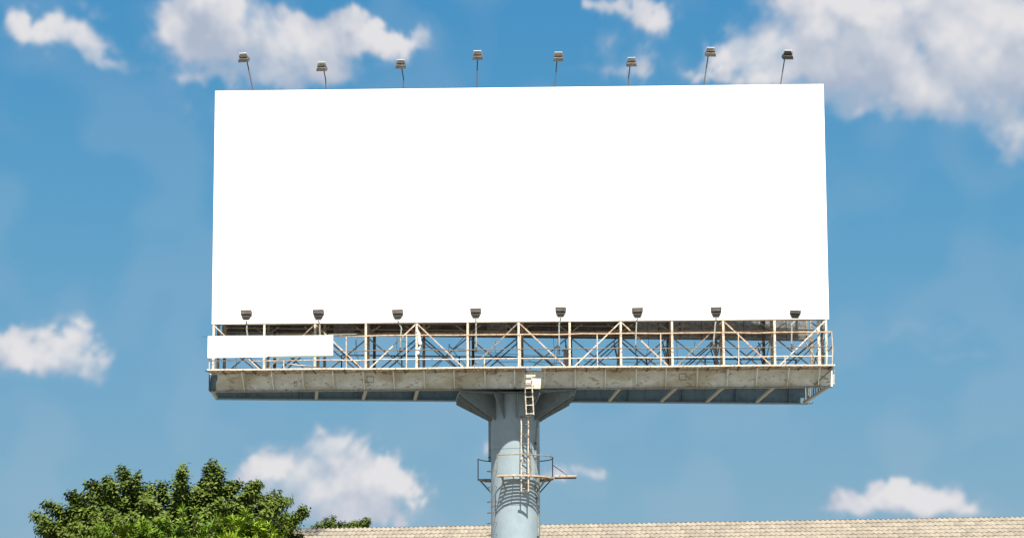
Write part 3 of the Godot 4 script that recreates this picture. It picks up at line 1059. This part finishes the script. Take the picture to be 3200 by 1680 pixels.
func build_floodlights() -> void:
	var top := [[-11.09, 25.41, -11.0, -10.75, -0.06], [-7.93, 24.99, -7.87, -7.79, 0.0], [-4.74, 25.06, -4.72, -4.66, 0.02], [-1.63, 25.39, -1.64, -1.67, 0.0], [1.63, 25.29, 1.58, 1.47, 0.0], [4.57, 25.03, 4.52, 4.43, 0.0], [7.74, 25.41, 7.67, 7.48, 0.03], [10.83, 25.26, 10.74, 10.56, 0.06]]
	var words := ["leftmost floodlight above the billboard, on an arm that leans left", "second floodlight from the left above the billboard, low on a kinked arm", "third floodlight from the left above the billboard, low on a slightly bent arm", "fourth floodlight from the left above the billboard, high on a straight upright arm", "fifth floodlight from the left above the billboard, on a tall arm leaning right", "sixth floodlight from the left above the billboard, lowest of the right half", "seventh floodlight from the left above the billboard, highest, on a slanted arm", "rightmost floodlight above the billboard, darkest head, on a slanted arm"]
	for i in 8:
		var q: Array = top[i]
		var o := thing("floodlight", words[i], "floodlight", Vector3(q[3], BOARD_TOP, 0.06), "floodlights on arms above the billboard")
		var short: bool = i in [1, 2, 5]
		begin()
		if short:
			tube([V(q[3], BOARD_TOP - 0.3, 0.09), V(q[3] + 0.01, 24.25, 0.08), V(q[3] + (0.0 if i == 1 else 0.03), 24.62, 0.04), V(q[2], q[1] + 0.06, -0.01)], 0.022, 8)
		else:
			tube([V(q[3], BOARD_TOP - 0.3, 0.09), V(q[3], 24.25, 0.08), V(q[2], q[1] + 0.06, -0.01)], 0.023, 8)
		done("arm", M.arm_brown if i < 4 else M.arm_grey, o)
		lamp_head(o, V(q[0], q[1], -0.06), 0.62 + jitter(0.05), q[4] * 2.0, jitter(0.02) + (0.02 if i == 7 else 0.0), M.lamp_dark if i == 7 else M.lamp_top, false)
	var low := [[-10.81, 15.08, -10.79, 14.44, -10.73, 13.5], [-7.94, 15.08, -7.89, 14.42, -7.86, 13.5], [-4.8, 15.05, -4.66, 14.31, -4.69, 13.33], [-1.71, 15.08, -1.70, 14.49, -1.69, 13.35], [1.65, 15.1, 1.58, 14.43, 1.58, 13.20], [4.67, 15.05, 4.63, 14.51, 4.59, 13.24], [7.77, 15.05, 7.71, 14.29, 7.66, 13.36], [10.88, 14.9, 10.73, 14.35, 10.71, 13.36]]
	var low_words := ["leftmost floodlight at the lower edge of the billboard, above the small blank sign", "second floodlight from the left at the lower edge, above the small sign", "third floodlight from the left at the lower edge, on a bent pale arm", "fourth floodlight from the left at the lower edge, left of the column", "fifth floodlight from the left at the lower edge, beside the grey box", "sixth floodlight from the left at the lower edge of the billboard", "seventh floodlight from the left at the lower edge of the billboard", "rightmost floodlight at the lower edge, smallest, tipped farthest forward"]
	for i in 8:
		var q: Array = low[i]
		var o := thing("floodlight", low_words[i], "floodlight", Vector3(q[4], q[5], -0.45), "floodlights on arms below the billboard")
		begin()
		tube([V(q[4], q[5], -0.45), V(q[4], q[5] + 0.4, -0.45), V(q[2], q[3] - 0.1, -0.45), V(q[2] + 0.01, q[3] + 0.02, -0.45), V(q[0], q[1] - 0.42, -0.43)], 0.034, 8, 0.026)
		done("arm", M.arm_pale, o)
		begin()
		box(V(q[4], 13.42 if q[5] < 13.45 else 13.62, -0.58), Vector3(0.09, 0.07, 0.26))
		done("clamp", M.dark_steel, o)
		var tilt := PI - 0.22 + jitter(0.05)
		if i == 7:
			tilt = PI - 0.12
		lamp_head(o, V(q[0], q[1] - 0.03, -0.44), tilt, jitter(0.05), jitter(0.03) + (-0.06 if i == 7 else 0.0), M.lamp_low if i < 7 else M.lamp_dark, true)


# ------------------------------------------------------------------ the tiled building
func tile_mesh() -> ArrayMesh:
	begin()
	var n := 8
	var top := []
	for i in n + 1:
		var x := 0.5 * i / n
		var h := (0.056 if i < 4 else 0.044) * (0.5 - 0.5 * cos(TAU * x / 0.25))
		top.append([Vector3(x, h, 0), Vector3(x, h + 0.032, 0.45), Vector3(x, h - 0.006, 0.456)])
	for i in n:
		var a: Array = top[i]
		var b: Array = top[i + 1]
		tri(a[0], b[0], b[1], Vector3.UP)
		tri(a[0], b[1], a[1], Vector3.UP)
		tri(a[1], b[1], b[2], Vector3.BACK)
		tri(a[1], b[2], a[2], Vector3.BACK)
	return st.commit()


func build_building() -> void:
	var slope := deg_to_rad(30.0)
	var o := plain_thing("tiled_building", "building behind the billboard column with a long cream wavy tiled roof", "building", Vector3(-13.3, 0, -94.97), -0.177)
	var ridge := 8.10
	var length := 49.0
	var rows := 10
	var run := 0.40
	var eave_z := rows * run * cos(slope)
	var eave_y := ridge - rows * run * sin(slope)
	begin()
	bar(Vector3(0.3, eave_y / 2 - 0.1, -3.9), Vector3(length - 0.3, eave_y / 2 - 0.1, -3.9), 7.8 + 7.2, eave_y - 0.25)
	done("wall", M.wall, o)
	begin()
	hull([Vector3(0.3, eave_y - 0.18, eave_z - 0.35), Vector3(0.3, eave_y - 0.18, -eave_z + 0.35), Vector3(0.3, ridge - 0.12, 0)], [Vector3(0.5, eave_y - 0.18, eave_z - 0.35), Vector3(0.5, eave_y - 0.18, -eave_z + 0.35), Vector3(0.5, ridge - 0.12, 0)])
	done("gable_wall", M.wall, o)
	var roof := part("roof", o)
	var f := Vector3(0, -sin(slope), cos(slope))
	var up := Vector3(0, cos(slope), sin(slope))
	for s in [1, -1]:
		var fs := Vector3(f.x, f.y, f.z * s)
		var p := [Vector3(0, ridge - 0.03, 0), Vector3(length, ridge - 0.03, 0), Vector3(length, ridge - 0.03, 0) + fs * rows * run, Vector3(0, ridge - 0.03, 0) + fs * rows * run]
		begin()
		plate(p, Vector3(0, -0.08, 0))
		done("roof_slab", M.tile_dark, roof)
	var mesh := tile_mesh()
	var places := []
	for j in range(-1, rows):
		var cols := int(length / 0.5)
		for k in cols:
			var x := k * 0.5 + (0.25 if absi(j) % 2 else 0.0)
			if x + 0.5 > length:
				continue
			var b := Basis(Vector3.RIGHT, slope) * Basis(Vector3.RIGHT, jitter(0.008)) * Basis(Vector3.UP, jitter(0.006))
			var t := Transform3D(b, Vector3(x, ridge, 0) + f * (j * run - (0.05 if j == 0 else 0.0)) + up * (0.004 + rng.randf() * 0.006))
			if j < 0:      # the uppermost row of the far slope, just showing over the ridge
				t = Transform3D(Basis(Vector3.UP, PI) * b, Vector3(x + 0.5, ridge + 0.01, 0) + Vector3(0, f.y, -f.z) * -0.04)
			var wp := o.transform * t.origin
			var drop := 2037.0 - 5590.0 * (wp.y - 1.6) / -wp.z
			var across := 1600.0 + 5590.0 * wp.x / -wp.z
			var rank := -wp.z + (500.0 if drop > 1690.0 or across > 3230.0 else 0.0)
			places.append([rank, t, k, j])
	places.sort_custom(func(p, q): return p[0] < q[0])
	var rest := []
	for i in places.size():
		var t: Transform3D = places[i][1]
		var stained: bool = places[i][2] < 7 - places[i][3] and rng.randf() < 0.8 or places[i][2] < 3
		if i < 300:
			var m := MeshInstance3D.new()
			m.name = "tile"
			m.mesh = mesh
			m.material_override = M.tile_dark if stained else M.tile[rng.randi() % 4]
			m.transform = t
			roof.add_child(m, true)
		else:
			rest.append([t, 4 if stained else rng.randi() % 4])
	for v in 5:
		var mine := rest.filter(func(q): return q[1] == v)
		var mm := MultiMesh.new()
		mm.transform_format = MultiMesh.TRANSFORM_3D
		mm.mesh = mesh
		mm.instance_count = mine.size()
		for i in mine.size():
			mm.set_instance_transform(i, mine[i][0])
		var n := MultiMeshInstance3D.new()
		n.name = "tile_field"
		n.multimesh = mm
		n.material_override = M.tile_dark if v == 4 else M.tile[v]
		n.set_meta("kind", "stuff")
		roof.add_child(n, true)


# ------------------------------------------------------------------ trees
func leaflet(from: Vector3, dir: Vector3, side: Vector3, long: float, wide: float, droop: float) -> void:
	var up := side.cross(dir).normalized()
	var mid := from + dir * long * 0.5 - Vector3(0, droop * 0.35, 0)
	var tip := from + dir * long - Vector3(0, droop, 0)
	var l := mid + side * wide * 0.5 + up * wide * 0.16
	var r := mid - side * wide * 0.5 + up * wide * 0.16
	tri(from, l, mid, up)
	tri(from, mid, r, up)
	tri(l, tip, mid, up)
	tri(mid, tip, r, up)


func spray_mesh(sd: int) -> ArrayMesh:       # a short twig that grows along +y with drooping leaflets on both sides
	rng.seed = sd
	begin()
	var n := 9
	for i in n:
		var t := 0.06 + 0.20 * i / (n - 1)
		var a := i * 2.4 + jitter(0.4)
		var out := Vector3(cos(a), 0.25 + 0.5 * float(i) / n + jitter(0.2), sin(a)).normalized()
		var side := out.cross(Vector3(jitter(0.4), 1, jitter(0.4))).normalized()
		leaflet(Vector3(0, t, 0) + out * 0.02, out, side, rng.randf_range(0.12, 0.18), rng.randf_range(0.07, 0.10), rng.randf_range(0.03, 0.09))
	return st.commit()


func whorl_mesh(sd: int) -> ArrayMesh:       # a rosette of long narrow leaves around +y
	rng.seed = sd
	begin()
	var n := 10
	for i in n:
		var a := TAU * i / n * 1.618 + jitter(0.25)
		var rise := rng.randf_range(0.15, 0.95)
		var out := Vector3(cos(a) * cos(rise), sin(rise), sin(a) * cos(rise))
		var side := out.cross(Vector3.UP).normalized()
		leaflet(Vector3(0, 0.02 + 0.05 * rng.randf(), 0), out, side, rng.randf_range(0.16, 0.25), rng.randf_range(0.035, 0.055), rng.randf_range(0.0, 0.05))
	return st.commit()


func toward(d: Vector3, spin: float) -> Basis:
	var y := d.normalized()
	var x := y.cross(Vector3(0.31, 0.2, 0.9)).normalized()
	return Basis(x, y, x.cross(y)) * Basis(Vector3.UP, spin)


# tips: where the shoots end; every shoot runs from inside the crown to its tip and carries leaves on its outer part
func tree(called: String, label: String, category: String, base: Vector3, fork: float, centre: Vector3, tips: Array, meshes: Array, mats: Array, opts: Dictionary) -> void:
	var o := plain_thing(called, label, category, base)
	rng.seed = opts.seed
	begin()
	var mid := Vector3(centre.x * 0.4, fork * 0.6, centre.z * 0.4)
	tube([Vector3.ZERO, mid, Vector3(centre.x * 0.7, fork, centre.z * 0.7), centre - Vector3(0, 0.4, 0)], opts.girth, 10, opts.girth * 0.5)
	done("trunk", M.bark, o)
	var leaves := []
	for t in tips:
		var tip: Vector3 = t
		var inner := Vector3(centre.x + (tip.x - centre.x) * 0.22 + jitter(0.15), fork + rng.randf() * 0.5, centre.z + (tip.z - centre.z) * 0.22 + jitter(0.15))
		var bend := inner.lerp(tip, 0.55) + Vector3(jitter(0.25), rng.randf_range(-0.1, 0.3), jitter(0.25))
		var path := []
		for i in 9:
			var s := i / 8.0
			path.append(inner.lerp(bend, s).lerp(bend.lerp(tip, s), s))
		begin()
		tube(path, 0.035 * opts.stem, 5, 0.006)
		done("branch", M.twig if opts.pale else M.bark, o)
		var long := inner.distance_to(tip)
		var count := int(long * opts.density)
		for i in count:
			var s := pow(rng.randf(), 0.75) * 0.86 + 0.14
			var k := mini(int(s * 8.0), 7)
			var p: Vector3 = path[k].lerp(path[k + 1], s * 8.0 - k)
			var along: Vector3 = (path[k + 1] - path[k]).normalized()
			var out := Vector3(rng.randfn(), rng.randfn() * 0.7 + 0.15, rng.randfn()).normalized()
			var r: float = opts.spread * (1.12 - s) * rng.randf_range(0.3, 1.0)
			var d := (along * (0.35 + s * 0.9) + out * 0.9 + Vector3(0, 0.25, 0)).normalized()
			leaves.append([Transform3D(toward(d, rng.randf() * TAU) * Basis.from_scale(Vector3.ONE * rng.randf_range(0.75, 1.2) * opts.size * (1.15 - 0.35 * s)), p + out * r), s])
	# the clusters that show largest are parts of their own, the rest one mass
	for q in leaves:
		var wp: Vector3 = base + q[0].origin
		var drop := 2037.0 - 5590.0 * (wp.y - 1.6) / -wp.z
		q.append(-wp.z + (100.0 if drop > 1700.0 else 0.0) - q[1] * 0.8)
	leaves.sort_custom(func(p, q): return p[2] < q[2])
	var limit: int = mini(opts.parts, leaves.size())
	var groups := {}
	for i in leaves.size():
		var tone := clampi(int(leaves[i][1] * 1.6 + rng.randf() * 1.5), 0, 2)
		var which := rng.randi() % meshes.size()
		if i < limit:
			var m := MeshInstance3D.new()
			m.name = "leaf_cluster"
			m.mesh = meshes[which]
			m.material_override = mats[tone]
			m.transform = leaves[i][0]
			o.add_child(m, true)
		else:
			var key := tone * 10 + which
			if not groups.has(key):
				groups[key] = []
			groups[key].append(leaves[i][0])
	for key in groups:
		var mm := MultiMesh.new()
		mm.transform_format = MultiMesh.TRANSFORM_3D
		mm.mesh = meshes[key % 10]
		mm.instance_count = groups[key].size()
		for i in groups[key].size():
			mm.set_instance_transform(i, groups[key][i])
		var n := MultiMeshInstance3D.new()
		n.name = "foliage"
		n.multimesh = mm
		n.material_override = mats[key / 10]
		n.set_meta("kind", "stuff")
		o.add_child(n, true)


func dome(centre: Vector3, r: Vector3, count: int, sd: int, low := -0.2) -> Array:
	rng.seed = sd
	var out := []
	while out.size() < count:
		var d := Vector3(rng.randfn(), rng.randfn(), rng.randfn()).normalized()
		if d.y > low:
			out.append(centre + d * r * rng.randf_range(0.72, 1.0))
	return out


func build_trees() -> void:
	var sprays := [spray_mesh(1), spray_mesh(2), spray_mesh(3)]
	var whorls := [whorl_mesh(4), whorl_mesh(5), whorl_mesh(6)]
	# the broad dark tree at the lower left; heights are above its foot
	var base := Vector3(-8.0, 0, -42.0)
	var tips := []
	for q in [[-10.43, 5.72], [-10.85, 5.42], [-11.1, 5.1], [-11.2, 4.8], [-11.15, 4.52], [-9.18, 5.9], [-9.5, 5.6], [-8.82, 5.72], [-7.92, 5.72], [-7.6, 5.85], [-7.14, 6.12], [-6.8, 5.9], [-6.5, 5.66], [-6.1, 5.62], [-5.75, 5.58], [-5.4, 5.35], [-5.05, 5.15], [-4.8, 5.02], [-4.95, 4.75], [-9.85, 5.55], [-8.3, 5.6], [-10.2, 5.35], [-5.9, 5.35], [-6.6, 5.5], [-7.3, 5.62], [-8.6, 5.5], [-4.95, 4.4], [-11.3, 4.25], [-11.25, 4.5], [-11.15, 4.05], [-10.9, 4.7], [-10.8, 4.2], [-10.5, 5.0], [-11.0, 3.8], [-10.6, 3.9], [-4.9, 4.15], [-5.2, 4.6], [-5.3, 4.9], [-5.0, 3.9], [-5.6, 5.1], [-6.0, 5.3], [-9.0, 5.5], [-8.0, 5.5], [-7.0, 5.6]]:
		tips.append(Vector3((q[0] - base.x) * 0.915 + 0.04, q[1] - 0.12, rng.randf_range(-1.1, 1.1)))
	tips += dome(Vector3(0.04, 3.65, 0), Vector3(2.8, 1.8, 2.3), 110, 12, -0.3)
	tree("broad_tree", "broad dark green tree with shaggy shoots at the lower left", "tree", base, 3.1, Vector3(0, 3.6, 0), tips, sprays, M.leaf, {"seed": 21, "girth": 0.2, "stem": 1.0, "density": 64.0, "spread": 0.26, "size": 0.88, "parts": 300, "pale": false})
	# the lighter bushes in front of it
	base = Vector3(-6.75, 0, -34.0)
	tips = []
	for q in [[-8.5, 3.78], [-8.1, 3.95], [-7.7, 4.05], [-7.4, 4.25], [-7.0, 4.18], [-6.6, 4.22], [-6.2, 4.38], [-5.95, 4.42], [-5.7, 4.3], [-5.5, 4.22], [-7.9, 3.85], [-6.9, 4.05], [-6.4, 4.1]]:
		tips.append(Vector3(q[0] - base.x, q[1] - 0.12, rng.randf_range(-0.6, 0.6)))
	tips += dome(Vector3(0.1, 3.2, 0), Vector3(1.75, 0.95, 1.1), 60, 14, -0.1)
	tree("leafy_bush", "light green bush with narrow leaves and bare pale stems in front of the broad tree", "bush", base, 2.5, Vector3(0.1, 2.7, 0), tips, whorls, M.bush, {"seed": 31, "girth": 0.07, "stem": 0.6, "density": 15.0, "spread": 0.16, "size": 0.9, "parts": 260, "pale": true})
	base = Vector3(-5.0, 0, -33.5)
	tips = []
	for q in [[-5.55, 4.1], [-5.3, 4.22], [-5.0, 4.26], [-4.75, 4.2], [-4.55, 4.05], [-4.35, 3.85], [-5.1, 4.05], [-4.8, 4.0]]:
		tips.append(Vector3(q[0] - base.x, q[1] - 0.1, rng.randf_range(-0.4, 0.4)))
	tips += dome(Vector3(0, 3.3, 0), Vector3(0.72, 0.82, 0.7), 26, 15, 0.0)
	tree("lime_bush", "bright yellow-green bush in front of the right end of the broad tree", "bush", base, 2.7, Vector3(0, 2.9, 0), tips, whorls, M.lime, {"seed": 41, "girth": 0.05, "stem": 0.5, "density": 17.0, "spread": 0.15, "size": 0.9, "parts": 160, "pale": true})
	# tree tops that just clear the roof
	base = Vector3(-9.5, 0, -101.0)
	tips = []
	for q in [[-10.7, 8.8], [-10.5, 9.02], [-10.15, 9.12], [-10.3, 8.8], [-9.75, 8.75], [-9.45, 8.8], [-9.2, 8.72], [-8.9, 8.78], [-8.55, 8.88], [-8.3, 8.96], [-8.15, 8.9], [-10.95, 8.7], [-11.2, 8.5]]:
		tips.append(Vector3(q[0] - base.x, q[1], rng.randf_range(-0.5, 0.5)))
	tree("distant_tree", "tree behind the tiled roof, only its topmost green shoots showing over the ridge", "tree", base, 6.8, Vector3(0, 7.4, 0), tips, sprays, M.leaf, {"seed": 51, "girth": 0.16, "stem": 1.0, "density": 34.0, "spread": 0.2, "size": 1.2, "parts": 120, "pale": false})


# ------------------------------------------------------------------
func _ready() -> void:
	var cam := Camera3D.new()
	cam.name = "camera"
	cam.projection = Camera3D.PROJECTION_FRUSTUM
	cam.near = 0.1
	cam.far = 4000.0
	cam.size = 2.0 * 0.1 * 840.0 / 5590.0
	cam.frustum_offset = Vector2(0, 0.1 * 585.8 / 5590.0)
	cam.transform = Transform3D(Basis(Vector3.RIGHT, 0.108905) * Basis(Vector3.BACK, -0.003936), Vector3(0, 1.6, 0))
	cam.current = true
	add_child(cam)

	var env := Environment.new()
	env.background_mode = Environment.BG_SKY
	env.sky_rotation = Vector3(deg_to_rad(-77.9), 0, 0)
	var pano := PanoramaSkyMaterial.new()
	pano.panorama = make_sky(Basis.from_euler(env.sky_rotation))
	env.sky = Sky.new()
	env.sky.sky_material = pano
	env.tonemap_mode = Environment.TONE_MAPPER_LINEAR
	env.tonemap_exposure = EXPOSURE
	env.sdfgi_enabled = true
	env.ssao_enabled = true
	env.ssil_enabled = true
	var around := WorldEnvironment.new()
	around.name = "surroundings"
	around.environment = env
	add_child(around)

	var sun := DirectionalLight3D.new()
	sun.name = "sun"
	sun.light_energy = 1.6
	sun.light_color = Color(1.0, 0.965, 0.91)
	sun.light_angular_distance = 0.5
	sun.shadow_enabled = true
	var el := deg_to_rad(62.5)
	var az := deg_to_rad(6.0)
	sun.basis = Basis.looking_at(-Vector3(sin(az) * cos(el), sin(el), cos(az) * cos(el)), Vector3(0, 0, -1))
	add_child(sun)

	rng.seed = 7
	make_materials()
	begin()
	var g := 1800.0
	tri(Vector3(-g, 0, -g), Vector3(g, 0, -g), Vector3(g, 0, g), Vector3.UP)
	tri(Vector3(-g, 0, -g), Vector3(g, 0, g), Vector3(-g, 0, g), Vector3.UP)
	var ground := done("ground", M.ground, self)
	ground.set_meta("kind", "structure")
	ground.set_meta("label", "dry open ground")
	build_billboard()
	build_platform()
	build_ladders()
	build_small_things()
	build_floodlights()
	build_building()
	build_trees()
